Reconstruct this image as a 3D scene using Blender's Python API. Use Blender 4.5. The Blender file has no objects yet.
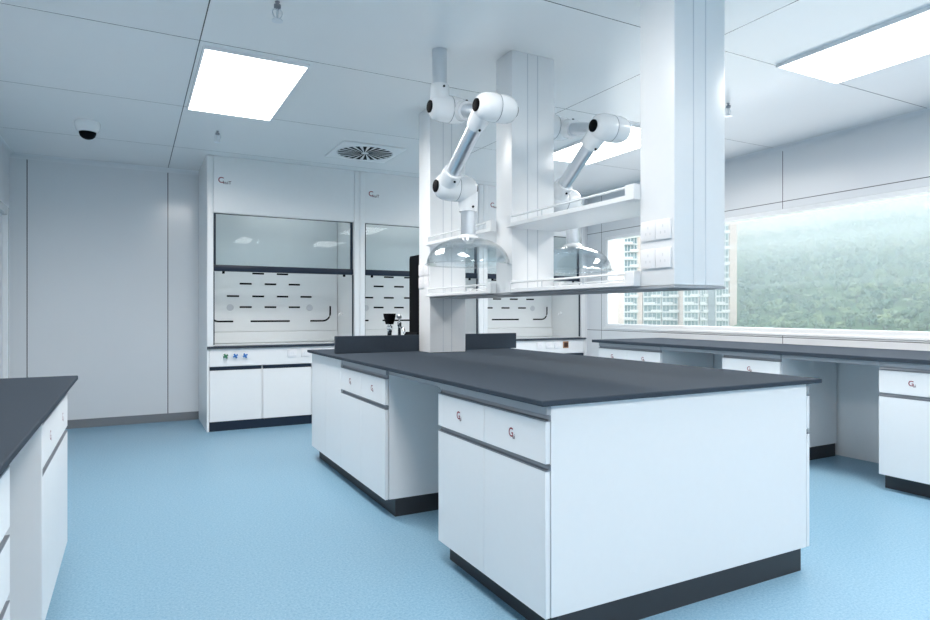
import bpy, bmesh, math, random
from mathutils import Vector, Matrix
PI = math.pi
rnd = random.Random(7)
scene = bpy.context.scene
COL = scene.collection

# ------------------------------------------------------------------ materials
def srgb(r, g, b):
    f = lambda c: (c/255/12.92) if c/255 <= .04045 else ((c/255+.055)/1.055)**2.4
    return (f(r), f(g), f(b), 1)

def new_mat(name):
    m = bpy.data.materials.new(name); m.use_nodes = True
    nt = m.node_tree
    return m, nt, nt.nodes['Principled BSDF']

def mat(name, col, rough=.4, metal=0., var=.03, scale=30., spec=.5, bump=0., coat=0.):
    """painted / metal / plastic surface with a faint procedural mottling"""
    m, nt, b = new_mat(name)
    tc = nt.nodes.new('ShaderNodeTexCoord'); nz = nt.nodes.new('ShaderNodeTexNoise')
    nz.inputs['Scale'].default_value = scale; nz.inputs['Detail'].default_value = 3
    nt.links.new(tc.outputs['Object'], nz.inputs['Vector'])
    mx = nt.nodes.new('ShaderNodeMix'); mx.data_type = 'RGBA'
    lo = [max(0, c*(1-var)) for c in col[:3]]+[1]; hi = [min(1, c*(1+var)) for c in col[:3]]+[1]
    mx.inputs['A'].default_value = lo; mx.inputs['B'].default_value = hi
    nt.links.new(nz.outputs['Fac'], mx.inputs['Factor'])
    nt.links.new(mx.outputs['Result'], b.inputs['Base Color'])
    b.inputs['Roughness'].default_value = rough; b.inputs['Metallic'].default_value = metal
    b.inputs['Specular IOR Level'].default_value = spec
    if coat: b.inputs['Coat Weight'].default_value = coat; b.inputs['Coat Roughness'].default_value = .1
    if bump:
        bp = nt.nodes.new('ShaderNodeBump'); bp.inputs['Strength'].default_value = bump; bp.inputs['Distance'].default_value = .002
        nt.links.new(nz.outputs['Fac'], bp.inputs['Height']); nt.links.new(bp.outputs['Normal'], b.inputs['Normal'])
    return m

def seam_mat(name, col, rough, lines, width=.005, dark=(.03, .035, .04, 1), spec=.5):
    """panelled surface: dark joints where an object coordinate equals one of the given values (axis, value)"""
    m, nt, b = new_mat(name)
    tc = nt.nodes.new('ShaderNodeTexCoord'); sp = nt.nodes.new('ShaderNodeSeparateXYZ')
    nt.links.new(tc.outputs['Object'], sp.inputs[0])
    acc = None
    for ax, val in lines:
        d = nt.nodes.new('ShaderNodeMath'); d.operation = 'COMPARE'
        d.inputs[1].default_value = val; d.inputs[2].default_value = width/2
        nt.links.new(sp.outputs['XYZ'.index(ax)], d.inputs[0])
        if acc is None: acc = d.outputs[0]
        else:
            k = nt.nodes.new('ShaderNodeMath'); k.operation = 'MAXIMUM'
            nt.links.new(acc, k.inputs[0]); nt.links.new(d.outputs[0], k.inputs[1]); acc = k.outputs[0]
    nz = nt.nodes.new('ShaderNodeTexNoise'); nz.inputs['Scale'].default_value = 4
    nt.links.new(tc.outputs['Object'], nz.inputs['Vector'])
    m1 = nt.nodes.new('ShaderNodeMix'); m1.data_type = 'RGBA'
    m1.inputs['A'].default_value = [c*.985 for c in col[:3]]+[1]; m1.inputs['B'].default_value = col
    nt.links.new(nz.outputs['Fac'], m1.inputs['Factor'])
    out = m1.outputs['Result']
    if acc is not None:
        mx = nt.nodes.new('ShaderNodeMix'); mx.data_type = 'RGBA'
        nt.links.new(acc, mx.inputs['Factor']); nt.links.new(out, mx.inputs['A']); mx.inputs['B'].default_value = dark
        out = mx.outputs['Result']
    nt.links.new(out, b.inputs['Base Color'])
    b.inputs['Roughness'].default_value = rough; b.inputs['Specular IOR Level'].default_value = spec
    return m

def floor_mat():
    m, nt, b = new_mat('blue_vinyl')
    tc = nt.nodes.new('ShaderNodeTexCoord')
    n1 = nt.nodes.new('ShaderNodeTexNoise'); n1.inputs['Scale'].default_value = 95; n1.inputs['Detail'].default_value = 5; n1.inputs['Roughness'].default_value = .75
    nt.links.new(tc.outputs['Object'], n1.inputs['Vector'])
    r = nt.nodes.new('ShaderNodeValToRGB')
    e = r.color_ramp.elements
    e[0].position = .36; e[0].color = (.15, .31, .445, 1)
    e[1].position = .66; e[1].color = (.285, .455, .575, 1)
    nt.links.new(n1.outputs['Fac'], r.inputs['Fac'])
    v = nt.nodes.new('ShaderNodeTexVoronoi'); v.inputs['Scale'].default_value = 70
    nt.links.new(tc.outputs['Object'], v.inputs['Vector'])
    c = nt.nodes.new('ShaderNodeMath'); c.operation = 'LESS_THAN'; c.inputs[1].default_value = .15
    nt.links.new(v.outputs['Distance'], c.inputs[0])
    k = nt.nodes.new('ShaderNodeMath'); k.operation = 'MULTIPLY'; k.inputs[1].default_value = .4
    nt.links.new(c.outputs[0], k.inputs[0])
    mx = nt.nodes.new('ShaderNodeMix'); mx.data_type = 'RGBA'
    nt.links.new(k.outputs[0], mx.inputs['Factor']); nt.links.new(r.outputs['Color'], mx.inputs['A']); mx.inputs['B'].default_value = (.38, .53, .63, 1)
    nt.links.new(mx.outputs['Result'], b.inputs['Base Color'])
    b.inputs['Roughness'].default_value = .38; b.inputs['Specular IOR Level'].default_value = .35
    return m

def clear_mat(name, tint=(1, 1, 1, 1), base=.04, gain=.5, power=4., rough=.02):
    """thin clear sheet: straight-through transmission plus fresnel gloss"""
    m, nt, b = new_mat(name); nt.nodes.remove(b)
    t = nt.nodes.new('ShaderNodeBsdfTransparent'); t.inputs['Color'].default_value = tint
    g = nt.nodes.new('ShaderNodeBsdfGlossy'); g.inputs['Roughness'].default_value = rough
    lw = nt.nodes.new('ShaderNodeLayerWeight'); lw.inputs['Blend'].default_value = .5
    pw = nt.nodes.new('ShaderNodeMath'); pw.operation = 'POWER'; pw.inputs[1].default_value = power
    nt.links.new(lw.outputs['Facing'], pw.inputs[0])
    k = nt.nodes.new('ShaderNodeMath'); k.operation = 'MULTIPLY_ADD'; k.inputs[1].default_value = gain; k.inputs[2].default_value = base; k.use_clamp = True
    nt.links.new(pw.outputs[0], k.inputs[0])
    mx = nt.nodes.new('ShaderNodeMixShader')
    nt.links.new(k.outputs[0], mx.inputs[0]); nt.links.new(t.outputs[0], mx.inputs[1]); nt.links.new(g.outputs[0], mx.inputs[2])
    nt.links.new(mx.outputs[0], nt.nodes['Material Output'].inputs['Surface'])
    return m

def glow_mat(name, col, strength):
    m, nt, b = new_mat(name)
    b.inputs['Base Color'].default_value = (.9, .9, .9, 1)
    b.inputs['Emission Color'].default_value = col; b.inputs['Emission Strength'].default_value = strength
    return m

M = {}
M['white'] = mat('white_laminate', (.82, .835, .85, 1), .42, var=.012)
M['panel'] = mat('white_powder_coat', (.82, .835, .85, 1), .3, var=.012)
M['gloss'] = mat('gloss_white_plastic', (.86, .875, .89, 1), .18, var=.01)
M['ceilpaint'] = mat('white_vent_paint', (.86, .865, .87, 1), .35, var=.01)
M['fascia'] = mat('grey_edge_rail', (.36, .38, .41, 1), .45, var=.02)
M['rail'] = mat('brushed_grip_profile', (.27, .29, .32, 1), .35, .6, var=.05)
M['counter'] = mat('dark_epoxy_resin', (.050, .064, .083, 1), .68, var=.12, scale=160, spec=.03)
M['plinth'] = mat('charcoal_plinth', (.028, .031, .037, 1), .5, var=.05)
M['navy'] = mat('navy_plastic', (.014, .025, .045, 1), .4, var=.05, spec=.25)
M['black'] = mat('black_plastic', (.003, .0036, .005, 1), .6, var=.05, spec=.06)
M['alu'] = mat('satin_aluminium', (.66, .70, .74, 1), .3, .85, var=.03)
M['chrome'] = mat('chrome', (.75, .78, .8, 1), .12, 1., var=.02)
M['base'] = mat('grey_skirting', (.20, .215, .235, 1), .45, var=.03)
M['groove'] = mat('grey_groove', (.60, .63, .67, 1), .5, var=.02)
M['socket'] = mat('white_socket_plastic', (.82, .82, .84, 1), .35, var=.01)
M['socket_line'] = mat('grey_socket_slots', (.66, .67, .69, 1), .5, var=.01)
M['brown'] = mat('brown_socket_face', (.05, .018, .008, 1), .35, var=.05)
M['brownrim'] = mat('tan_socket_rim', (.40, .22, .12, 1), .4, var=.05)
M['green_knob'] = mat('green_valve', (.02, .17, .07, 1), .3, var=.05)
M['blue_knob'] = mat('blue_valve', (.03, .17, .50, 1), .3, var=.05)
M['red'] = mat('red_print', (.30, .035, .06, 1), .5, var=.03)
M['maroon'] = mat('maroon_print', (.10, .025, .04, 1), .5, var=.03)
M['liner'] = mat('grey_white_liner', (.72, .75, .765, 1), .4, var=.015)
M['vent'] = mat('pale_grey_disc', (.55, .58, .62, 1), .5, var=.02)
M['floor'] = floor_mat()
M['glass'] = clear_mat('window_glass', (1, 1, 1, 1), .01, .25, 5)
M['sash'] = clear_mat('sash_glass', (.88, .92, .93, 1), .025, .4)
M['acrylic'] = clear_mat('clear_acrylic', (.955, .98, .99, 1), .07, .75, 2.2, .05)
M['light'] = glow_mat('lit_diffuser', (1, .985, .96, 1), 6.0)
M['tower'] = mat('cream_render', (.52, .45, .41, 1), .8, var=.05, scale=.3)
M['towergrey'] = mat('grey_render', (.22, .25, .28, 1), .8, var=.05, scale=.3)
M['balcony'] = mat('white_balcony_render', (.54, .57, .58, 1), .7, var=.05, scale=.5)
M['pane'] = mat('dark_teal_glazing', (.13, .20, .22, 1), .2, var=.35, scale=.4)

# ------------------------------------------------------------------ mesh builder
class MB:
    def __init__(s): s.bm = bmesh.new(); s.mats = []
    def mi(s, m):
        if m not in s.mats: s.mats.append(m)
        return s.mats.index(m)
    def merge(s, b, m, smooth=False):
        i = s.mi(m)
        for f in b.faces: f.material_index = i; f.smooth = smooth
        me = bpy.data.meshes.new('tmp'); b.to_mesh(me); b.free(); s.bm.from_mesh(me); bpy.data.meshes.remove(me)
        return s
    def box(s, x0, x1, y0, y1, z0, z1, m, bev=0., seg=1):
        b = bmesh.new(); bmesh.ops.create_cube(b, size=1)
        for v in b.verts: v.co = Vector((x0+(v.co.x+.5)*(x1-x0), y0+(v.co.y+.5)*(y1-y0), z0+(v.co.z+.5)*(z1-z0)))
        if bev: bmesh.ops.bevel(b, geom=b.edges[:], offset=bev, segments=seg, affect='EDGES', profile=.5)
        return s.merge(b, m)
    def prism(s, pts, x0, x1, m, axis='X'):
        """closed outline extruded along an axis; outline is (y,z) for X, (x,z) for Y, (x,y) for Z"""
        b = bmesh.new()
        def P(t, a, c): return {'X': (t, a, c), 'Y': (a, t, c), 'Z': (a, c, t)}[axis]
        A = [b.verts.new(P(x0, *p)) for p in pts]; B = [b.verts.new(P(x1, *p)) for p in pts]
        n = len(pts)
        for i in range(n): b.faces.new((A[i], A[(i+1) % n], B[(i+1) % n], B[i]))
        b.faces.new(A[::-1]); b.faces.new(B)
        bmesh.ops.recalc_face_normals(b, faces=b.faces)
        return s.merge(b, m)
    def lathe(s, prof, m, loc=(0, 0, 0), axis=(0, 0, 1), n=40, smooth=True):
        """profile of (radius, height) turned round an axis"""
        b = bmesh.new(); q = Vector((0, 0, 1)).rotation_difference(Vector(axis).normalized()); L = Vector(loc)
        rings = []
        for r, h in prof:
            if r < 1e-6: rings.append([b.verts.new(L + q @ Vector((0, 0, h)))])
            else: rings.append([b.verts.new(L + q @ Vector((r*math.cos(2*PI*k/n), r*math.sin(2*PI*k/n), h))) for k in range(n)])
        for a, c in zip(rings, rings[1:]):
            for k in range(n):
                f = [a[k % len(a)], a[(k+1) % len(a)], c[(k+1) % len(c)], c[k % len(c)]]
                f = list(dict.fromkeys(f))
                if len(f) > 2: b.faces.new(f)
        for ring, flip in ((rings[0], True), (rings[-1], False)):
            if len(ring) > 2 and prof[0] != prof[-1]: b.faces.new(ring[::-1] if flip else ring)
        bmesh.ops.recalc_face_normals(b, faces=b.faces)
        return s.merge(b, m, smooth)
    def cyl(s, p0, p1, r, m, n=24, r1=None):
        p0 = Vector(p0); p1 = Vector(p1); d = p1-p0
        return s.lathe([(r, 0), (r if r1 is None else r1, d.length)], m, p0, d, n)
    def tube(s, pts, r, m, n=12):
        b = bmesh.new(); pts = [Vector(p) for p in pts]; rings = []
        up = Vector((0, 0, 1))
        for i, p in enumerate(pts):
            d = (pts[min(i+1, len(pts)-1)]-pts[max(i-1, 0)]).normalized()
            a = d.cross(up if abs(d.z) < .95 else Vector((1, 0, 0))).normalized(); c = d.cross(a)
            rings.append([b.verts.new(p + r*(a*math.cos(2*PI*k/n)+c*math.sin(2*PI*k/n))) for k in range(n)])
        for a, c in zip(rings, rings[1:]):
            for k in range(n): b.faces.new((a[k], a[(k+1) % n], c[(k+1) % n], c[k]))
        b.faces.new(rings[0][::-1]); b.faces.new(rings[-1])
        bmesh.ops.recalc_face_normals(b, faces=b.faces)
        return s.merge(b, m, True)
    def mesh(s, name):
        me = bpy.data.meshes.new(name); s.bm.to_mesh(me); s.bm.free()
        for m in s.mats: me.materials.append(m)
        me.set_sharp_from_angle(angle=math.radians(38))
        return me
    def build(s, name, parent=None, loc=(0, 0, 0)):
        o = bpy.data.objects.new(name, s.mesh(name)); COL.objects.link(o)
        o.location = loc
        if parent: o.parent = parent
        return o

def tag(o, label, cat, group=None, kind='thing'):
    o['label'] = label; o['category'] = cat; o['kind'] = kind
    if group: o['group'] = group
    return o
def thing(name, label, cat, loc=(0, 0, 0), rz=0, group=None):
    o = bpy.data.objects.new(name, None); COL.objects.link(o); o.empty_display_size = .1
    o.location = loc; o.rotation_euler = (0, 0, rz)
    return tag(o, label, cat, group)
def struct(o):
    o['kind'] = 'structure'; return o
def copy_tree(o, parent=None):
    c = o.copy(); COL.objects.link(c)
    if parent: c.parent = parent
    for ch in [k for k in COL.objects if k.parent == o]: copy_tree(ch, c)
    return c

# ------------------------------------------------------------------ the small printed mark on drawers and hoods
def text_bm(txt, size):
    cu = bpy.data.curves.new('t', 'FONT'); cu.body = txt; cu.size = size; cu.offset = size*.012
    ob = bpy.data.objects.new('t', cu); COL.objects.link(ob)
    dg = bpy.context.evaluated_depsgraph_get(); me = bpy.data.meshes.new_from_object(ob.evaluated_get(dg))
    b = bmesh.new(); b.from_mesh(me)
    bpy.data.objects.remove(ob); bpy.data.curves.remove(cu); bpy.data.meshes.remove(me)
    return b
def logo_mesh(big, small, size, m1, m2):
    mb = MB()
    b = text_bm(big, size)
    for v in b.verts: v.co = Vector((v.co.x-size*.45, -.0012, v.co.y-size*.2))
    mb.merge(b, m1)
    b = text_bm(small, size*.55)
    for v in b.verts: v.co = Vector((v.co.x+size*.12, -.0014, v.co.y-size*.32))
    mb.merge(b, m2)
    return mb.mesh('logo')
LOGO = logo_mesh('G', 'ui', .047, M['red'], M['maroon'])
LOGO_HOOD = logo_mesh('C', 'kuiT', .078, M['red'], M['maroon'])
def logo(parent, x, z, me=LOGO, y=0.):
    o = bpy.data.objects.new('logo', me); COL.objects.link(o); o.parent = parent; o.location = (x, y, z)
    return o

# ------------------------------------------------------------------ room shell
XL, XR, YB, YF, H = -1.03, 5.22, 7.27, -2.6, 2.65
WY0, WY1, WZ0, WZ1 = .9, 6.10, .955, 2.085        # window opening in the window wall
SX = (.33, 2.832); SY = (6.27, 5.01, 3.75, 2.487, 1.23, -.03, -1.29)
M['ceil'] = seam_mat('ceiling_panels', (.86, .865, .87, 1), .24, [('X', v) for v in SX]+[('Y', v) for v in SY], .006)
M['wallb'] = seam_mat('back_wall_panels', (.74, .76, .785, 1), .16, [('X', -.89), ('X', .33)], .008)
M['walll'] = seam_mat('door_wall_panels', (.74, .76, .785, 1), .3, [('Y', 5.2), ('Y', 3.9)], .006)
M['wallr'] = seam_mat('window_wall_panels', (.74, .76, .785, 1), .3, [('Y', 6.17), ('Y', 3.68), ('Y', 1.2), ('Z', 2.15), ('Z', .917)], .006)
M['plain'] = mat('plain_wall_paint', (.74, .76, .785, 1), .35, var=.01)

struct(MB().box(XL-.2, XR+.2, YF-.2, YB+.2, -.12, 0, M['floor']).build('floor'))
struct(MB().box(XL-.2, XR+.2, YF-.2, YB+.2, H, H+.12, M['ceil']).build('ceiling'))
struct(MB().box(XL-.2, XR+.2, YB, YB+.2, 0, H, M['wallb']).build('wall_back'))
struct(MB().box(XL-.2, XR+.2, YF-.2, YF, 0, H, M['plain']).build('wall_front'))
DY0, DY1, DZ = 6.15, 7.1, 2.07                    # door opening in the left wall
mb = MB()
mb.box(XL-.2, XL, YF, DY0, 0, H, M['walll']); mb.box(XL-.2, XL, DY1, YB, 0, H, M['walll']); mb.box(XL-.2, XL, DY0, DY1, DZ, H, M['walll'])
struct(mb.build('wall_left'))
mb = MB()
mb.box(XR, XR+.2, YF, WY0, 0, H, M['wallr']); mb.box(XR, XR+.2, WY1, YB, 0, H, M['wallr'])
mb.box(XR, XR+.2, WY0, WY1, 0, WZ0, M['wallr']); mb.box(XR, XR+.2, WY0, WY1, WZ1, H, M['wallr'])
struct(mb.build('wall_right'))
struct(MB().box(XL+.001, .64, YB-.012, YB, 0, .085, M['base']).build('baseboard_back'))

win = bpy.data.objects.new('window_1', None); COL.objects.link(win); win.location = (XR, 0, WZ0); struct(win)
mb = MB(); f = .045; w0, w1 = 0.0, .12
hz = WZ1-WZ0
mb.box(w0, w1, WY0, WY1, 0, f, M['gloss'], .004); mb.box(w0, w1, WY0, WY1, hz-f, hz, M['gloss'], .004)
mb.box(w0, w1, WY0, WY0+f, f, hz-f, M['gloss'], .004); mb.box(w0, w1, WY1-f, WY1, f, hz-f, M['gloss'], .004)
mb.build('window_frame', win)
MB().box(.05, .056, WY0+f, WY1-f, f, hz-f, M['glass']).build('window_pane', win)
MB().box(-.008, .0, WY0-.02, WY1+.02, -.022, .004, M['gloss'], .004).build('window_sill', win)

door = bpy.data.objects.new('door_1', None); COL.objects.link(door); door.location = (XL, 0, 0); struct(door)
MB().box(-.06, -.02, DY0+.03, DY1-.03, .005, DZ-.03, M['plain'], .003).build('door_leaf', door)
mb = MB(); mb.box(-.1, .018, DY0-.05, DY0+.03, 0, DZ+.05, M['gloss'], .006); mb.box(-.1, .018, DY1-.03, DY1+.05, 0, DZ+.05, M['gloss'], .006)
mb.box(-.1, .018, DY0+.03, DY1-.03, DZ-.03, DZ+.05, M['gloss'], .006); mb.build('door_frame', door)
mb = MB(); mb.cyl((-.02, DY0+.1, 1.0), (.03, DY0+.1, 1.0), .011, M['chrome']); mb.box(.02, .034, DY0+.09, DY0+.22, .99, 1.012, M['chrome'], .004); mb.build('door_handle', door)
# soft coves between walls and ceiling
def cove(name, pts, a, b, axis):
    mb = MB(); mb.prism(pts, a, b, M['plain'], axis)
    for f in mb.bm.faces: f.smooth = True
    struct(mb.build(name))
cr = .042
arc = [(cr*(1-math.cos(k*PI/16)), cr*(1-math.sin(k*PI/16))) for k in range(9)]   # distance from wall, drop from ceiling
cove('trim_back_cove', [(YB-.0004, H-.0004)]+[(YB-.0004-p, H-.0004-q) for p, q in arc], XL+.0005, .627, 'X')
cove('trim_right_cove', [(XR-.0004, H-.0004)]+[(XR-.0004-p, H-.0004-q) for p, q in arc], YF+.001, 6.449, 'Y')
cove('trim_left_cove', [(XL+.0004, H-.0004)]+[(XL+.0004+p, H-.0004-q) for p, q in arc], YF+.001, YB-.001, 'Y')
# low white service duct behind the window bench
struct(MB().box(5.0, XR, .2, 5.18, 0, .828, M['white']).build('trim_right'))

# ------------------------------------------------------------------ laboratory base cabinets
Z = dict(plinth=.1, door=.603, dlo=.629, dhi=.773, top=.83)
def grip(x0, x1, z, parent):
    """scooped finger-pull profile let into the front above a drawer or door"""
    h = .022
    pts = [(.022, z), (.000, z), (.000, z+.004), (.008, z+.003), (.014, z+.006), (.0165, z+h*.55), (.0165, z+h), (.022, z+h)]
    return MB().prism(pts, x0, x1, M['rail']).build('grip_rail', parent)
def front(name, x0, x1, z0, z1, parent, bev=.0012):
    return MB().box(x0, x1, 0, .019, z0, z1, M['white'], bev).build(name, parent)

def cabinet(label, loc, rz, w, d, cols, drawers='top', group='laboratory base cabinets', plinth_in=.06, logos=True, trim=(0, 0), side=0.):
    """white base unit, front on local y=0 facing -y, width along +x"""
    t = thing('base_cabinet', label, 'cabinet', loc, rz, group)
    MB().box(trim[0], w-trim[1], .0225, d, .1, .83, M['white'], .0015).build('carcass', t)
    MB().box(trim[0], w-trim[1], plinth_in, d-.02, 0, .1, M['plinth']).build('plinth', t)
    g = .001
    x_in = side
    if side: MB().box(0, side-.004, 0, d-.02, .0, .83, M['white'], .001).build('side_panel', t)
    cw = (w-side)/cols
    if drawers != 'none': MB().box(x_in, w, .004, .022, .797, .83, M['fascia'], .001).build('top_rail', t)
    if drawers == 'top':
        grip(x_in, w, .774, t); grip(x_in, w, .604, t)
        for k in range(cols):
            dr = front('drawer', x_in+k*cw+g, x_in+(k+1)*cw-g, Z['dlo'], Z['dhi'], t)
            if logos: logo(dr, x_in+(k+.5)*cw-.004, .697)
            front('door', x_in+k*cw+g, x_in+(k+1)*cw-g, .1, Z['door'], t)
    elif drawers == 'stack':
        zs = [(.629, .773), (.470, .605), (.306, .446), (.100, .282)]
        for z0, z1 in zs:
            grip(0, w, z1+.001, t)
            dr = front('drawer', g, w-g, z0, z1, t)
            logo(dr, w/2, (z0+z1)/2)
    else:
        for k in range(cols): front('door', k*cw+g, (k+1)*cw-g, .1, .8285, t)
    return t

# island: rows back to back, a plain end panel across the short end
IX0, IX1 = 1.243, 2.68
NEG, POS = -PI/2, PI/2
cabinet('white island cabinet with two drawers, between grey kneehole and white end panel', (IX0, 2.605, 0), NEG, .848, .7, 2, trim=(0, .02))
cabinet('white island cabinet with two drawers, between grey kneehole and plain sink cabinet', (IX0, 4.13, 0), NEG, .84, .7, 2)
cabinet('plain white two-door cabinet under the sink end of the island', (IX0, 4.905, 0), NEG, .775, .7, 2, 'none')
cabinet('island cabinet facing the window bench, behind the white end panel', (IX1, 1.757, 0), POS, .848, .7, 2, trim=(.02, 0))
cabinet('island cabinet facing the window bench, in the middle of that side', (IX1, 3.29, 0), POS, .84, .7, 2)
cabinet('island cabinet facing the window bench, at the sink end', (IX1, 4.13, 0), POS, .775, .7, 2, 'none')
t = thing('end_panel', 'large plain white panel closing the short end of the island', 'panel', ((IX0+IX1)/2, 1.757, 0))
hw = (IX1-IX0)/2
MB().box(-hw+.0228, hw-.0228, 0, .0185, .1, .829, M['white'], .0015).build('panel', t)
MB().box(-hw+.055, hw-.055, .006, .0195, 0, .0995, M['plinth']).build('plinth', t)

t = thing('island_worktop', 'long dark grey worktop covering the central island', 'worktop', (1.976, 3.34, .83))
MB().box(-.761, .761, -1.605, 1.60, .0003, .0205, M['counter'], .003).build('slab', t)
for sx in (-1, 1):
    x = sx*.70
    MB().box(x-.012, x+.012, -.733, -.052, -.03, .0002, M['fascia']).build('support_rail', t)
tag(MB().box(1.275, 2.80, 4.372, 4.396, .8508, .975, M['counter'], .003).build('splash_guard'),
    'dark grey upright splash board standing across the island worktop', 'splash board')

# window bench
RX = 4.275
cabinet('white single-drawer cabinet under the window bench, nearest the camera side', (RX, 2.335, 0), NEG, .40, .70, 1, plinth_in=.075)
cabinet('narrow white cabinet under the window bench, between two open kneeholes', (RX, 3.556, 0), NEG, .52, .70, 1, plinth_in=.075)
cabinet('white two-drawer cabinet under the fume hood end of the window bench', (RX, 5.10, 0), NEG, .86, .70, 2, plinth_in=.075)
cabinet('white drawer cabinet under the window bench, outside the photograph', (RX, 1.93, 0), NEG, .45, .70, 1, plinth_in=.075)
t = thing('window_worktop', 'long narrow dark grey worktop below the wide window', 'worktop', (4.74, 2.9, .83))
MB().box(-.49, .478, -2.6, 2.28, .0003, .0285, M['counter'], .003).build('slab', t)
for y0, y1 in ((2.34, 3.03), (3.56, 4.235)): MB().box(-.455, -.435, y0-2.9, y1-2.9, -.03, .0002, M['fascia']).build('support_rail', t)

# bench along the door wall, running past the camera
LX = -.262
cabinet('white two-drawer cabinet at the far end of the bench by the door wall', (LX, 2.47, 0), POS, .92, .70, 2, trim=(.018, 0), side=.018)
cabinet('white four-drawer unit partly out of frame under the bench by the door wall', (LX, 1.31, 0), POS, .55, .70, 1, 'stack')
t = thing('side_worktop', 'dark grey worktop by the door wall, cut off by the photo edge', 'worktop', (-.63, 1.5, .83))
MB().box(-.398, .405, -2.2, 1.96, .0003, .0205, M['counter'], .003).build('slab', t)
MB().box(LX+.63-.03, LX+.63-.01, .362, .968, -.03, .0002, M['fascia']).build('support_rail', t)
struct(MB().box(XL, -.955, -.6, 3.36, 0, .829, M['white']).build('trim_left'))

# ------------------------------------------------------------------ fume hoods
HX, HY, HW, HD = .628, 6.43, 1.515, .838
def make_hood(label, x=HX, brown=False):
    t = thing('fume_hood', label, 'fume hood', (x, HY, 0), 0, 'fume hoods along the back wall')
    W = M['panel']
    mb = MB()                                       # cladding: sides, roof, header
    mb.box(0, .022, .02, HD, 0, 2.6492, W); mb.box(HW-.022, HW, .02, HD, 0, 2.6492, W)
    mb.box(.022, HW-.022, .02, HD, 2.58, 2.64, W)
    mb.build('side_cladding', t)
    hd = MB().box(.06, HW-.06, .012, .034, 2.105, 2.6492, W, .002).build('header_panel', t)
    logo(hd, .135, 2.41, LOGO_HOOD, .012)
    for x0 in (.0, HW-.06):
        p = MB().box(x0+.0008, x0+.0592, 0, .05, .80, 2.6492, W, .008, 3).build('corner_post', t)
    mb = MB()                                       # inner chamber
    L = M['liner']
    mb.box(.0225, .045, .06, .70, .81, 2.5, L); mb.box(HW-.045, HW-.0225, .06, .70, .81, 2.5, L)
    mb.box(.0225, HW-.0225, .06, .80, 2.5, 2.52, L); mb.box(.0225, HW-.0225, .70, .80, .81, 2.5, L)
    mb.build('chamber_liner', t)
    # slotted baffle, symmetrical about the middle
    cx = HW/2; yb = .665
    mb = MB(); mb.box(.05, HW-.05, yb, yb+.03, .935, 2.3, L, .004)
    K = M['black']
    def slot(x, z, w): x -= .043; mb.box(cx+x-w/2, cx+x+w/2, yb-.0025, yb+.005, z-.0095, z+.0095, K, .002)
    for z, xs in ((1.565, (-.13, .13)), (1.452, (-.26, 0, .26)), (1.317, (-.39, -.13, .13, .39)), (1.20, (-.26, 0, .26))):
        for x in xs: slot(x, z, .125)
    slot(0, 1.046, .42)
    for s in (-1, 1):
        o_ = .010 if s > 0 else .046
        pts = [(cx+s*(.385+o_), yb+.001, 1.046), (cx+s*(.53+o_), yb+.001, 1.046)]
        for a in range(1, 7): pts.append((cx+s*(.53+o_+.085*math.sin(a*PI/12)), yb+.001, 1.046+.085*(1-math.cos(a*PI/12))))
        pts.append((cx+s*(.615+o_), yb+.001, 1.215))
        mb.tube(pts, .0095, K, 8)
        mb.lathe([(0, .004), (.034, .004), (.036, 0), (.0, 0)], M['vent'], (cx+s*.425-.036, yb, 1.195), (0, -1, 0), 24)
    mb.build('baffle', t)
    MB().box(.05, HW-.05, .64, .698, .812, .934, L, .006).build('rear_ledge', t)
    mb = MB(); mb.lathe([(.011, 0), (.011, .02), (.022, .024), (.022, .034), (0, .036)], M['gloss'], (HW-.046, .45, 1.13), (-1, 0, 0), 16); mb.tube([(HW-.07, .45, 1.13), (HW-.09, .45, 1.13), (HW-.1, .45, 1.105)], .007, M['gloss'], 8)
    mb.build('service_outlet', t)
    # sash
    sa = MB()
    N = M['navy']
    for x0 in (.0600, HW-.0860): sa.box(x0, x0+.026, .052, .072, 1.600, 2.1045, N, .002)
    sa.box(.060, HW-.060, .05, .074, 2.098, 2.1045, N, .002)
    sa.box(.060, HW-.060, .036, .076, 1.543, 1.604, N, .006, 2)
    sf = sa.build('sash_frame', t)
    MB().box(.0865, HW-.0865, .060, .066, 1.605, 2.0975, M['sash']).build('sash_pane', sf)
    for x in (.155, HW-.155):
        mb = MB(); mb.box(x-.012, x+.012, .044, .068, 1.520, 1.5445, M['black'], .004); mb.build('sash_handle', sf)
    mb = MB()
    for x0 in (.0615, HW-.0715): mb.box(x0, x0+.010, .030, .050, .83, 1.54, N, .001)
    mb.build('sash_track', t)
    # worktop with dark airfoil lip
    MB().box(.0225, HW-.0225, .056, .70, .788, .809, L).build('work_surface', t)
    MB().prism([(-.028, .800), (-.022, .810), (.0, .817), (.05, .819), (.055, .800), (.0, .796)], .002, HW-.002, N).build('airfoil_sill', t)
    # service strip with valves and sockets
    cp = MB().box(.0225, HW-.0225, .004, .028, .622, .794, W, .002).build('control_panel', t)
    for k, (x, m) in enumerate(((.165, 'green_knob'), (.255, 'blue_knob'), (.345, 'blue_knob'))):
        mb = MB(); mb.cyl((x, .004, .722), (x, -.022, .722), .010, M['alu'], 12)
        for q in range(2): 
            a = q*PI/2+.5
            dx, dz = .024*math.cos(a), .024*math.sin(a)
            mb.tube([(x-dx, -.024, .722-dz), (x, -.026, .722), (x+dx, -.024, .722+dz)], .0085, M[m], 8)
        mb.lathe([(.012, 0), (.012, .012), (0, .014)], M[m], (x, -.022, .722), (0, -1, 0), 12)
        mb.build('valve_knob', cp)
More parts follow.
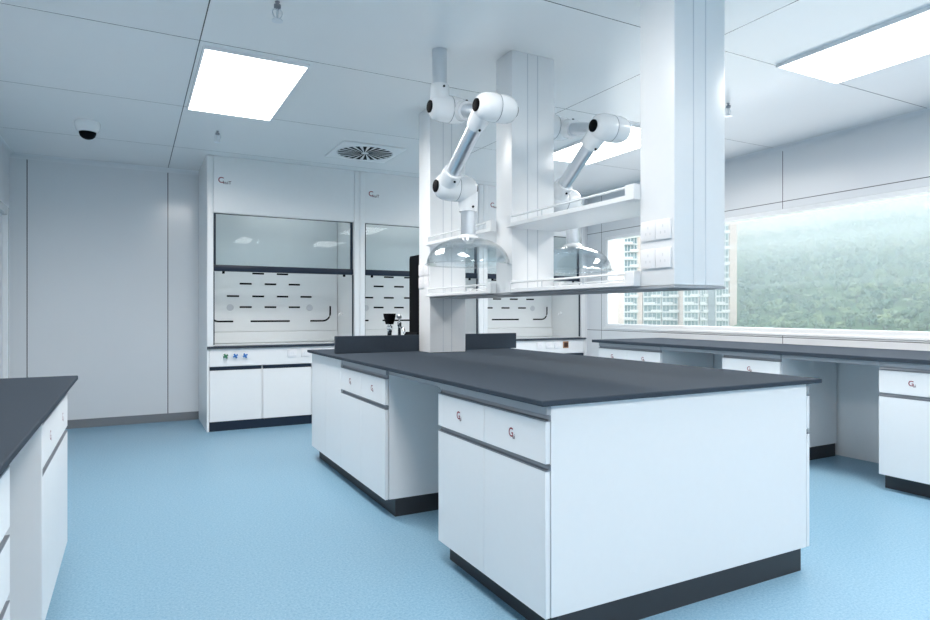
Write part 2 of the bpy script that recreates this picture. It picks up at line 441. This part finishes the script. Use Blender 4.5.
    for k, x in enumerate((.80, .935, 1.065, 1.20)):
        mb = MB(); a = 'brown' if (k == 3 and brown) else 'socket'
        mb.box(x-.042, x+.042, -.006, .0038, .690, .774, M['brownrim' if (k == 3 and brown) else 'socket'], .003)
        mb.box(x-.03, x+.03, -.009, -.0055, .702, .762, M['brown' if (k == 3 and brown) else 'socket'], .002)
        if not (k == 3 and brown):
            for dx in (-.01, .01): mb.box(x+dx-.002, x+dx+.002, -.0096, -.008, .726, .74, M['socket_line'])
        mb.build('socket', cp)
    lp = MB().box(.35, HW-.35, .22, .36, 2.485, 2.499, M['light']).build('hood_fill_panel', t)  # unseen glowing panel added to brighten the chamber
    # base
    mb = MB(); mb.box(.0225, HW-.0225, .030, HD-.02, .09, .620, W); mb.build('base_carcass', t)
    MB().box(0, .018, .0, .0195, .0, .786, W, .001).build('base_stile', t); MB().box(HW-.018, HW, .0, .0195, .0, .786, W, .001).build('base_stile', t)
    MB().box(.0225, HW-.0225, .014, HD-.05, 0, .089, N).build('plinth', t)
    for k in range(3):
        w = (HW-.036)/3; x0 = .018+k*w
        d = MB().box(x0+.008, x0+w-.008, .006, .0285, .092, .584, W, .002).build('door', t)
        MB().box(x0+.008, x0+w-.008, .004, .0285, .585, .618, N, .002).build('door_handle', d)
    return t
h1 = make_hood('white fume hood with dark-framed sash next to the plain back wall')
c = copy_tree(h1); c.location.x = HX+HW; c['label'] = 'middle white fume hood, partly hidden by the first service column'
make_hood('white fume hood in the window corner, seen below the hanging shelf', HX+HW*2, True)
struct(MB().box(HX+HW*3+.001, XR, 6.45, 6.47, 0, H, M['plain']).build('trim_back'))

# ------------------------------------------------------------------ service columns and shelves over the island
CX0, CX1 = 1.92, 2.214
def column(label, y0, y1, z0):
    t = thing('service_column', label, 'service column', ((CX0+CX1)/2, (y0+y1)/2, z0), 0, 'white service columns over the island')
    hw, hd = (CX1-CX0)/2, (y1-y0)/2
    mb = MB(); mb.box(-hw, hw, -hd, hd, .0006, H-z0-.0006, M['panel'], .004, 2)
    for s in (-1, 1):
        for fx in (.363, .602):
            x = -hw+2*hw*fx
            mb.box(x-.0028, x+.0028, s*hd-.0006, s*hd+.0006, .004, H-z0-.004, M['groove'])
    mb.build('column_shell', t)
    return t, hw, hd
def socket_plates(t, hw, ys, zs, side=-1):
    for z in zs:
        for y in ys:
            mb = MB(); x = side*hw
            a, b = sorted((x, x+side*.010))
            mb.box(a, b, y-.041, y+.041, z-.041, z+.041, M['socket'], .003, 2)
            a, b = sorted((x+side*.0102, x+side*.0094))
            for dz, dy, h in ((.014, 0, .012), (-.012, -.012, .010), (-.012, .012, .010)):
                mb.box(a, b, y+dy-.0025, y+dy+.0025, z+dz-h/2, z+dz+h/2, M['socket_line'])
            mb.build('socket', t)
C1 = (4.164, 4.363); C2 = (3.045, 3.222); C3 = (1.827, 2.02)
t, hw, hd = column('white service column standing on the island worktop at the splash board', *C1, .8506)
socket_plates(t, hw, (-.045, .045), (1.46-.85, 1.365-.85))
t, hw, hd = column('white service column hanging mid-island between the two extraction arms', *C2, 1.258)
t, hw, hd = column('white hanging service column in front of the window, with four sockets', *C3, 1.258)
socket_plates(t, hw, (-.043, .040), (1.487-1.258, 1.37-1.258))

def shelf(label, y0, y1, z, thick, group):
    """board with end brackets and a guard rail along both long edges; z is the underside"""
    t = thing('rail_shelf', label, 'shelf', (2.067, (y0+y1)/2, z), 0, group)
    l = (y1-y0)/2; hx = .185
    MB().box(-hx, hx, -l+.0305, l-.0305, 0, thick, M['panel'], .003).build('shelf_board', t)
    for s in (-1, 1):
        a, b = sorted((s*(l-.0308), s*(l-.001)))
        MB().box(-.146, .146, a, b, 0, thick, M['panel'], .001).build('shelf_end', t)
        a, b = sorted((s*(l+.006), s*(l-.05)))
        for q in (-1, 1):
            xa, xb = sorted((q*(hx+.003), q*.1478))
            MB().box(xa, xb, a, b, 0, .067, M['panel'], .002).build('end_bracket', t)
    for q in (-1, 1):
        x = q*(hx-.005)
        mb = MB(); mb.cyl((x, -l+.03, thick+.034), (x, l-.03, thick+.034), .0055, M['gloss'], 10)
        mb.build('guard_rail', t)
        for y in (-l*.33, l*.33):
            MB().cyl((x, y, thick), (x, y, thick+.031), .003, M['alu'], 8).build('rail_post', t)
    return t
GU, GL = 'upper shelves between the service columns', 'lower shelves between the service columns'
shelf('upper railed shelf between the socket column and the mid-island column', C3[1], C2[0], 1.628, .024, GU)
shelf('upper railed shelf between the mid-island column and the worktop column', C2[1], C1[0], 1.628, .024, GU)
shelf('lower railed shelf between the socket column and the mid-island column', C3[1], C2[0], 1.258, .022, GL)
shelf('lower railed shelf between the mid-island column and the worktop column', C2[1], C1[0], 1.258, .022, GL)
tag(MB().box(1.916, 2.218, C3[0], C1[0]-.001, 1.246, 1.2575, M['fascia'], .001).build('shelf_base_channel'),
    'long grey channel under the hanging columns and lower shelves', 'channel')

# ------------------------------------------------------------------ sink corner items behind the splash board
t = thing('drying_rack', 'tall black panel rack standing behind the splash board beside the worktop column', 'drying rack', (1.97, 4.55, .8506))
mb = MB(); mb.prism([(-.15, 0), (.035, 0), (.035, .715), (.02, .735), (-.14, .735), (-.15, .72)], -.035, .035, M['black']); mb.build('back_board', t)
mb = MB(); mb.prism([(-.035, .0), (-.085, .0), (-.085, .05), (-.075, .10), (-.045, .14), (-.035, .14)], -.15, .08, M['black'], 'Y'); mb.build('drip_tray', t)
t = thing('eyewash', 'black cupped eyewash spray on a chrome and black stem', 'eyewash', (1.782, 4.62, .8506))
mb = MB(); mb.lathe([(.022, 0), (.02, .02), (.017, .03), (.017, .13), (.0, .13)], M['black']); mb.build('stem', t)
mb = MB(); mb.lathe([(.016, .13), (.02, .14), (.02, .16), (.024, .165), (.024, .185), (.014, .19), (.014, .2), (0, .2)], M['chrome']); mb.cyl((0, -.02, .165), (0, -.05, .165), .008, M['chrome'], 10); mb.build('valve', t)
mb = MB(); mb.lathe([(.0, .201), (.03, .201), (.036, .22), (.047, .262), (.049, .285), (.043, .285), (.035, .24), (0, .235)], M['black']); mb.build('spray_cup', t)
t = thing('tap', 'small chrome tap with a round knob beside the black panel rack', 'tap', (1.862, 4.615, .8506))
mb = MB(); mb.lathe([(.026, 0), (.026, .012), (.014, .02), (.012, .18), (.018, .19), (.018, .215), (0, .22)], M['chrome'])
mb.tube([(0, 0, .18), (0, -.03, .178), (.008, -.06, .17), (.01, -.075, .15), (.01, -.078, .13)], .009, M['chrome'], 10); mb.build('tap_body', t)
mb = MB(); mb.cyl((0, 0, .22), (0, 0, .245), .008, M['chrome'], 10); mb.lathe([(0, -.02), (.014, -.016), (.021, -.006), (.021, .006), (.014, .016), (0, .02)], M['alu'], (0, 0, .262), n=16); mb.build('tap_knob', t)

# ------------------------------------------------------------------ extraction arms
def joint(t, c, dirL, dirR, offR=.06, sc=1.):
    """swivel: two rounded halves on an axis along x, each with a tapering socket"""
    c = Vector(c); r = .077*sc
    W = M['gloss']
    for s, d in ((-1, dirL), (1, dirR)):
        mb = MB()
        prof = [(r*.985, .001), (r, .004), (r, .03), (r*.985, .055*sc), (r*.92, .082*sc), (r*.80, .102*sc), (r*.60, .116*sc), (r*.46, .120*sc), (0, .120*sc)]
        mb.lathe(prof, W, c, (s, 0, 0), 36)
        dv = Vector(d).normalized(); q = c+Vector((-.06 if s < 0 else offR, 0, 0))
        mb.lathe([(.058*sc, .02), (.0565*sc, .075), (.0555*sc, .115), (.053*sc, .130), (.044*sc, .130)], W, q, dv, 32)
        side = dv.cross(Vector((s, 0, 0))).normalized()
        if side.y > 0: side = -side
        k = q+dv*.108+side*.055*sc
        mb.lathe([(.0065, -.004), (.0065, .006), (0, .007)], M['black'], k, side, 12)
        j = mb.build('joint_half', t)
        MB().lathe([(.035*sc, .1195*sc), (.035*sc, .126*sc), (.031*sc, .1285*sc), (0, .1285*sc)], M['black'], c, (s, 0, 0), 32).build('end_cap', j)
    MB().lathe([(r*1.003, -.0016), (r*1.003, .0016)], M['rail'], c, (1, 0, 0), 36).build('joint_seam', t)
def arm_tube(t, a, b, ia=.09, ib=.09, r=.039):
    a = Vector(a); b = Vector(b); d = (b-a).normalized()
    MB().cyl(a+d*ia, b-d*ib, r, M['alu'], 32).build('arm_tube', t)
def extraction_arm(label, loc, j2, j3, sc=.9):
    """loc: ceiling point above the first joint; joints given relative to it"""
    t = thing('extraction_arm', label, 'extraction arm', loc, 0, 'jointed extraction arms over the island')
    J1 = Vector((.06, 0, -.332)); J2 = Vector(j2); J3 = Vector(j3); e = Vector((.06, 0, 0))
    MB().cyl((0, 0, -.26), (0, 0, -.0008), .042, M['alu'], 32).build('drop_tube', t)
    d12 = J2-J1; d23 = J3-J2
    joint(t, J1, (0, 0, 1), d12); arm_tube(t, J1+e, J2+e)
    joint(t, J2, d23, -d12, .06, sc); arm_tube(t, J2-e, J3-e)
    joint(t, J3, -d23, (0, 0, -1), .082)
    p = J3+Vector((.082, 0, 0)); zt = p.z
    MB().cyl((p.x, p.y, zt-.272), (p.x, p.y, zt-.1), .042, M['alu'], 32).build('hood_tube', t)
    MB().lathe([(.044, -.284), (.062, -.284), (.060, -.274), (.044, -.262)], M['gloss'], (p.x, p.y, zt), n=36).build('collar', t)
    prof = []; R = .238; hh = .150
    for k in range(13):
        a = k/12*PI/2*.97
        prof.append((.05+(R-.05)*math.sin(a), -.284-hh*(1-math.cos(a))))
    prof += [(R+.012, -.284-hh*.985), (R+.012, -.284-hh*1.01), (R-.004, -.284-hh)]
    for k in range(11, -1, -1):
        a = k/12*PI/2*.97
        prof.append((.047+(R-.05)*math.sin(a), -.288-hh*(1-math.cos(a))))
    MB().lathe(prof, M['acrylic'], (p.x, p.y, zt), n=64).build('capture_dome', t)
    return t
extraction_arm('white jointed extraction arm over the front worktop half, entirely in front of the columns', (1.557, 3.245, H), (.017, -.60, -.502), (.056, -.09, -.80))
extraction_arm('white jointed extraction arm on the window side, partly hidden behind the mid-island column', (2.298, 3.245, H), (.064, -.525, -.475), (.06, -.09, -.812), .98)

# ------------------------------------------------------------------ ceiling fittings
SPREAD = math.radians(166)
def ceiling_light(label, x, y, watts=38):
    t = thing('ceiling_light', label, 'ceiling light', (x, y, H), 0, 'square-edged ceiling light panels')
    hx, hy = .30, .61
    mb = MB(); f = .012
    mb.box(-hx, hx, -hy, -hy+f, -.019, -.0004, M['gloss']); mb.box(-hx, hx, hy-f, hy, -.019, -.0004, M['gloss'])
    mb.box(-hx, -hx+f, -hy+f, hy-f, -.019, -.0004, M['gloss']); mb.box(hx-f, hx, -hy+f, hy-f, -.019, -.0004, M['gloss'])
    mb.build('light_frame', t)
    MB().box(-hx+f, hx-f, -hy+f, hy-f, -.016, -.0006, M['light']).build('diffuser', t)
    L = bpy.data.lights.new('lamp', 'AREA'); L.shape = 'RECTANGLE'; L.size = .56; L.size_y = 1.18
    L.energy = watts; L.spread = SPREAD; L.color = (1, .948, .895)
    o = bpy.data.objects.new('lamp', L); COL.objects.link(o); o.parent = t; o.location = (0, 0, -.0205)
    return t
ceiling_light('lit ceiling panel above the walkway, near the dome camera', .652, 4.41)
ceiling_light('large lit ceiling panel in the photo corner above the window bench', 3.752, 1.87, 33)
ceiling_light('lit ceiling panel glimpsed behind the window-side extraction arm', 3.765, 4.41, 32)
ceiling_light('lit ceiling panel over the walkway, outside the photograph', .652, 1.87, 22)
ceiling_light('lit ceiling panel behind the camera over the walkway', .652, -.66, 20)
ceiling_light('added unseen fill light panel behind the camera in line with the island', 2.2, -.66, 20)  # extra panel off the light grid, added to brighten the column fronts
ceiling_light('lit ceiling panel behind the camera by the window wall', 3.765, -.66, 20)

t = thing('ceiling_dome_camera', 'white dome security camera with dark lens cover under the ceiling', 'security camera', (-.312, 5.78, H))
mb = MB(); mb.lathe([(.086, -.0005), (.089, -.008), (.089, -.034), (.083, -.06), (.070, -.082), (.0, -.082)], M['gloss']); mb.build('housing', t)
mb = MB(); mb.lathe([(.060, -.0825), (.059, -.096), (.052, -.114), (.038, -.128), (.02, -.136), (0, -.138)], M['black']); mb.build('lens_dome', t)

def sprinkler(label, x, y):
    t = thing('ceiling_sprinkler', label, 'sprinkler', (x, y, H), 0, 'ceiling sprinklers')
    mb = MB(); mb.lathe([(.012, -.0005), (.012, -.004), (.007, -.005), (.007, -.014), (.0165, -.016), (.0165, -.033), (.008, -.036), (0, -.036)], M['rail'], n=20); mb.build('fitting', t)
    mb = MB()
    mb.cyl((0, 0, -.036), (0, 0, -.088), .0045, M['alu'], 10)
    for s in (-1, 1):
        mb.tube([(s*.010, 0, -.034), (s*.022, 0, -.046), (s*.023, 0, -.058), (s*.016, 0, -.074), (s*.004, 0, -.086)], .0028, M['alu'], 8)
    mb.build('yoke', t)
    mb = MB(); mb.lathe([(0, -.086), (.012, -.087), (.027, -.092), (.027, -.095), (0, -.098)], M['alu'], n=20); mb.build('deflector', t)
sprinkler('metal sprinkler at the top photo edge, in front of the walkway light panel', .62, 3.105)
sprinkler('metal sprinkler between the walkway light panel and first fume hood', .625, 5.56)
sprinkler('metal sprinkler beside the socket column, near the corner light panel', 3.79, 3.1)

t = thing('air_diffuser', 'square white ceiling vent with a round pinwheel of dark slots', 'air vent', (1.93, 5.64, H))
MB().box(-.3, .3, -.3, .3, -.0119, -.0005, M['ceilpaint'], .004).build('vent_plate', t)
mb = MB()
n = 22
for k in range(n):
    a = 2*PI*k/n
    pts = []
    for rr, wd in ((.035, -.002), (.25, -.019), (.25, .019), (.035, .002)):
        b = a+wd/rr*1.0+.10*(rr-.075)/.175
        pts.append((rr*math.cos(b), rr*math.sin(b)))
    mb.prism(pts, -.0135, -.0121, M['black'], 'Z')
mb.build('swirl_slots', t)
MB().lathe([(.252, -.0122), (.262, -.0122), (.262, -.016), (.252, -.016), (.252, -.0122)], M['gloss'], n=48).build('swirl_ring', t)

# ------------------------------------------------------------------ outside: forested hill and residential towers
GZ = -14.
def hill_z(x, y):
    # rises away from the building; x is the distance out of the window
    s = max(0., (x-170)/330.)
    return GZ + 118*s**.9 + 5*math.sin(y*.021+x*.012) + 3*math.sin(y*.05-x*.02)
mg, nt, b = new_mat('hillside_scrub')
tc = nt.nodes.new('ShaderNodeTexCoord'); nz = nt.nodes.new('ShaderNodeTexNoise'); nz.inputs['Scale'].default_value = .12; nz.inputs['Detail'].default_value = 6
nt.links.new(tc.outputs['Object'], nz.inputs['Vector'])
r = nt.nodes.new('ShaderNodeValToRGB'); r.color_ramp.elements[0].color = (.035, .075, .035, 1); r.color_ramp.elements[1].color = (.12, .20, .085, 1)
nt.links.new(nz.outputs['Fac'], r.inputs['Fac']); nt.links.new(r.outputs['Color'], b.inputs['Base Color']); b.inputs['Roughness'].default_value = .9
M['scrub'] = mg
def leaf_mat(name, a, c):
    m, nt, b = new_mat(name)
    oi = nt.nodes.new('ShaderNodeObjectInfo'); tc = nt.nodes.new('ShaderNodeTexCoord'); nz = nt.nodes.new('ShaderNodeTexNoise')
    nz.inputs['Scale'].default_value = .5; nz.inputs['Detail'].default_value = 5
    nt.links.new(tc.outputs['Object'], nz.inputs['Vector'])
    ad = nt.nodes.new('ShaderNodeMath'); ad.operation = 'MULTIPLY_ADD'; ad.inputs[1].default_value = .55
    nt.links.new(oi.outputs['Random'], ad.inputs[0])
    k = nt.nodes.new('ShaderNodeMath'); k.operation = 'MULTIPLY'; k.inputs[1].default_value = .5
    nt.links.new(nz.outputs['Fac'], k.inputs[0]); nt.links.new(k.outputs[0], ad.inputs[2])
    r = nt.nodes.new('ShaderNodeValToRGB'); e = r.color_ramp.elements
    e[0].color = a; e[1].color = c; e[0].position = .15; e[1].position = .85
    e2 = e.new(.93); e2.color = (.30, .24, .18, 1)
    nt.links.new(ad.outputs[0], r.inputs['Fac']); nt.links.new(r.outputs['Color'], b.inputs['Base Color']); b.inputs['Roughness'].default_value = .85
    return m
M['leaf'] = leaf_mat('tree_leaves', (.035, .085, .06, 1), (.17, .23, .13, 1))
M['bark'] = mat('bark', (.09, .07, .05, 1), .9, var=.2)

b = bmesh.new(); nx, ny = 50, 70; gv = {}
for i in range(nx):
    for j in range(ny):
        x = 60+i*(640/(nx-1)); y = -260+j*(760/(ny-1))
        gv[i, j] = b.verts.new((x, y, hill_z(x, y) if x > 170 else GZ+(x-170)*.06))
for i in range(nx-1):
    for j in range(ny-1): b.faces.new((gv[i, j], gv[i+1, j], gv[i+1, j+1], gv[i, j+1]))
mb = MB(); mb.merge(b, M['scrub'], True); o = mb.build('hill'); struct(o)

def crown(seed):
    rr = random.Random(seed); mb = MB()
    mb.cyl((0, 0, -1.2), (0, 0, 2.4), .22, M['bark'], 8, .14)
    for k in range(26):
        b = bmesh.new(); bmesh.ops.create_icosphere(b, subdivisions=1 if k else 2, radius=1)
        a = rr.uniform(0, 2*PI); d = rr.uniform(.8, 2.2) if k else 0; R = rr.uniform(.5, .95) if k else 1.8
        c = Vector((d*math.cos(a), d*math.sin(a), rr.uniform(2.2, 5.0) if k else 3.6))
        for v in b.verts:
            v.co = c+v.co*R*rr.uniform(.80, 1.16); 
        mb.merge(b, M['leaf'], False)
    return mb.mesh('tree')
CROWNS = [crown(s) for s in range(5)]
YAW = math.radians(27.95)
def screen(x, y, z):                                # used only to decide which trees the window can show
    w = x*math.sin(YAW)+y*math.cos(YAW); q = x*math.cos(YAW)-y*math.sin(YAW)
    return 465+627*q/w, 311.7-627*(z-1.15)/w
spots = []
x = 195.
while x < 470:
    step = 3.6+(x-195)*.009
    y = 20.
    while y < 330:
        px, py = x+rnd.uniform(-2, 2), y+rnd.uniform(-2, 2)
        y += step
        z = hill_z(px, py)
        u, v = screen(px, py, z+3)
        if 742 < u < 975 and 150 < v < 350: spots.append((px, py, z, u, v))
    x += step*1.15
near = spots[:300]; far = spots[300:]
x = 120.                                            # the same woods carry on beyond what this window frame shows
while x < 430:
    y = -110.
    while y < 420:
        px, py = x+rnd.uniform(-3, 3), y+rnd.uniform(-3, 3); y += 8.5
        z = hill_z(px, py) if px > 170 else GZ+(px-170)*.06
        u, v = screen(px, py, z+3)
        if (u > 980 or u < 600 or v > 352) and not (600 < u < 760 and px < 240): spots.append((px, py, z, u, v)); far.append((px, py, z, -1, v))
    x += 9.

for k, (px, py, z, u, v) in enumerate(near):
    o = bpy.data.objects.new('tree', CROWNS[k % 5]); COL.objects.link(o)
    o.location = (px, py, z); s = rnd.uniform(.45, .85); o.scale = (s, s, s*rnd.uniform(.8, 1.15)); o.rotation_euler = (0, 0, rnd.uniform(0, 6.28))
    tag(o, 'round green tree among many on the hazy hillside outside the window', 'tree', 'trees on the lower hillside')
fv, ff, fm = [], [], []
src = [([v.co.copy() for v in m.vertices], [tuple(p.vertices) for p in m.polygons], [p.material_index for p in m.polygons]) for m in CROWNS]
for k, (px, py, z, u, v) in enumerate(far):
    s = rnd.uniform(.5, 1.0)*(1.7 if u < 0 else 1); mtx = Matrix.Translation((px, py, z)) @ Matrix.Rotation(rnd.uniform(0, 6.28), 4, 'Z') @ Matrix.Diagonal((s, s, s*rnd.uniform(.85, 1.2), 1))
    vs_, fs_, ms_ = src[k % 5]; n0 = len(fv)
    fv += [mtx @ q for q in vs_]; ff += [tuple(i+n0 for i in f) for f in fs_]; fm += ms_
me = bpy.data.meshes.new('forest'); me.from_pydata(fv, [], ff)
for m in CROWNS[0].materials: me.materials.append(m)
me.polygons.foreach_set('material_index', fm); me.update()
o = bpy.data.objects.new('forest', me); COL.objects.link(o)
tag(o, 'misty tree canopy covering the upper slope of the hill outside', 'forest', kind='stuff')
print('TREES', len(near), len(far), 'far starts', far[0] if far else None)

def tower(label, u0, u1, dist, bays, z1, floors, z_first, pitch=3.0):
    """block of flats facing the window; bays: list of (from, to, projection, kind) as fractions of its width"""
    f = Vector((math.sin(YAW), math.cos(YAW))); rt = Vector((math.cos(YAW), -math.sin(YAW)))
    um = (u0+u1)/2; base = f*dist+rt*dist*(um-465)/627
    ang = math.atan2(base.x, base.y)                # faces back towards the laboratory
    w = (u1-u0)*dist/627
    t = thing('apartment_tower', label, 'apartment building', (base.x, base.y, GZ), -ang+math.radians(14), 'apartment towers outside')
    hw = w/2
    MB().box(-hw, hw, 0, 16, -3, z1-GZ, M['tower']).build('tower_wall', t)
    for (a, c, pr, kind) in bays:
        x0, x1 = -hw+w*a, -hw+w*c
        if kind == 'strip':
            MB().box(x0, x1, -pr, .02, -3, z1-GZ+1.5, M['tower']).build('pier', t); continue
        if kind == 'grey':
            MB().box(x0, x1, -pr, .02, -3, z1-GZ, M['towergrey']).build('pier', t); continue
        bay = MB().box(x0, x1, -pr, .02, -3, z1-GZ, M['balcony']).build('bay', t)
        for k in range(floors):
            z = z_first-GZ+k*pitch
            wn = MB()
            wn.box(x0+.3, x1-.3, -pr-.05, -pr+.1, z+.35, z+2.6, M['pane'])
            for q in (.25, .5, .75):
                xx = x0+(x1-x0)*q; wn.box(xx-.1, xx+.1, -pr-.12, -pr-.04, z+.35, z+2.6, M['balcony'])
            wn.build('window', bay)
            bl = MB(); xa, xb = (x0-.1, x0+(x1-x0)*.62) if k % 2 else (x0+(x1-x0)*.38, x1+.1)
            bl.box(x0-.1, x1+.1, -pr-.35, -pr-.01, z-.22, z+.14, M['balcony'])
            bl.box(xa, xb, -pr-1.3, -pr-.01, z-.18, z+.10, M['balcony'])
            bl.box(xa, xb, -pr-1.3, -pr-1.18, z+.10, z+.95, M['balcony'])
            bl.build('balcony', bay)
    return t
BAYS1 = [(.0, .22, .6, 'bay'), (.22, .30, .9, 'strip'), (.31, .60, 1.4, 'bay'), (.62, .88, 1.0, 'bay'), (.89, 1.0, 1.2, 'strip')]
BAYS2 = [(.0, .28, 1.2, 'bay'), (.31, .45, .6, 'bay'), (.46, .60, .3, 'grey'), (.60, .84, 1.4, 'bay'), (.86, 1.0, .8, 'strip')]
tower('cream apartment tower with white balconies, farther from the wooded hill', 624, 684, 250, BAYS1, 62, 22, -11)
tower('cream and grey apartment tower with white balconies, against the wooded hill', 684, 735, 240, BAYS2, 58, 21, -11)
# mist in the valley
HAZE = .0042
def mist(label, density, x0, z0, z1, name='mist', col=(.72, .91, 1, 1)):
    mv = bpy.data.materials.new('mist'); mv.use_nodes = True; nt = mv.node_tree; nt.nodes.remove(nt.nodes['Principled BSDF'])
    vs = nt.nodes.new('ShaderNodeVolumeScatter'); vs.inputs['Color'].default_value = col; vs.inputs['Density'].default_value = density; vs.inputs['Anisotropy'].default_value = 0
    nt.links.new(vs.outputs[0], nt.nodes['Material Output'].inputs['Volume'])
    tag(MB().box(x0, 760, -300, 560, z0, z1, mv).build(name), label, 'mist', kind='stuff')
mist('pale mist over the foot of the wooded hill outside the window', HAZE*1.3, 150, GZ-20, 9)
mist('pale mist across the middle slope of the wooded hill', HAZE*1.9, 165, 9.3, 23)
mist('denser mist across the upper slope of the wooded hill', HAZE*2.9, 180, 23.3, 40)
mist('thick white haze washing out the hilltop outside the window', HAZE*5, 195, 40.3, 150, 'hilltop_haze', (.95, .985, 1, 1))  # dense scatter box added so the hilltop fades into white glow

# ------------------------------------------------------------------ daylight
w = bpy.data.worlds.new('sky'); scene.world = w; w.use_nodes = True; nt = w.node_tree
bg = nt.nodes['Background']
tc = nt.nodes.new('ShaderNodeTexCoord'); sp = nt.nodes.new('ShaderNodeSeparateXYZ'); rp = nt.nodes.new('ShaderNodeValToRGB')
nt.links.new(tc.outputs['Generated'], sp.inputs[0]); nt.links.new(sp.outputs['Z'], rp.inputs['Fac'])
e = rp.color_ramp.elements
e[0].position = 0; e[0].color = (.95, .98, 1, 1); e[1].position = .7; e[1].color = (.84, .93, 1, 1)
nt.links.new(rp.outputs['Color'], bg.inputs['Color']); bg.inputs['Strength'].default_value = 3.3
L = bpy.data.lights.new('window_portal', 'AREA'); L.shape = 'RECTANGLE'; L.size = WY1-WY0; L.size_y = WZ1-WZ0; L.cycles.is_portal = True
o = bpy.data.objects.new('window_portal', L); COL.objects.link(o)
o.location = (XR+.13, (WY0+WY1)/2, (WZ0+WZ1)/2); o.rotation_euler = (PI/2, 0, PI/2)

# ------------------------------------------------------------------ camera and view
cd = bpy.data.cameras.new('camera'); cam = bpy.data.objects.new('camera', cd); COL.objects.link(cam)
cam.location = (0, 0, 1.15); cam.rotation_euler = (PI/2, 0, -YAW)
cd.sensor_width = 36; cd.lens = 36*627.1/930; cd.shift_y = 1.7/930; cd.clip_start = .05; cd.clip_end = 2000
scene.camera = cam
vs = scene.view_settings
scene.display_settings.display_device = 'sRGB'
vs.view_transform = 'Standard'; vs.look = 'None'; vs.exposure = .06; vs.gamma = 1; vs.use_curve_mapping = False
cy = scene.cycles
cy.use_denoising = True; cy.max_bounces = 10; cy.diffuse_bounces = 6; cy.transparent_max_bounces = 24; cy.volume_bounces = 8; cy.sample_clamp_indirect = 6
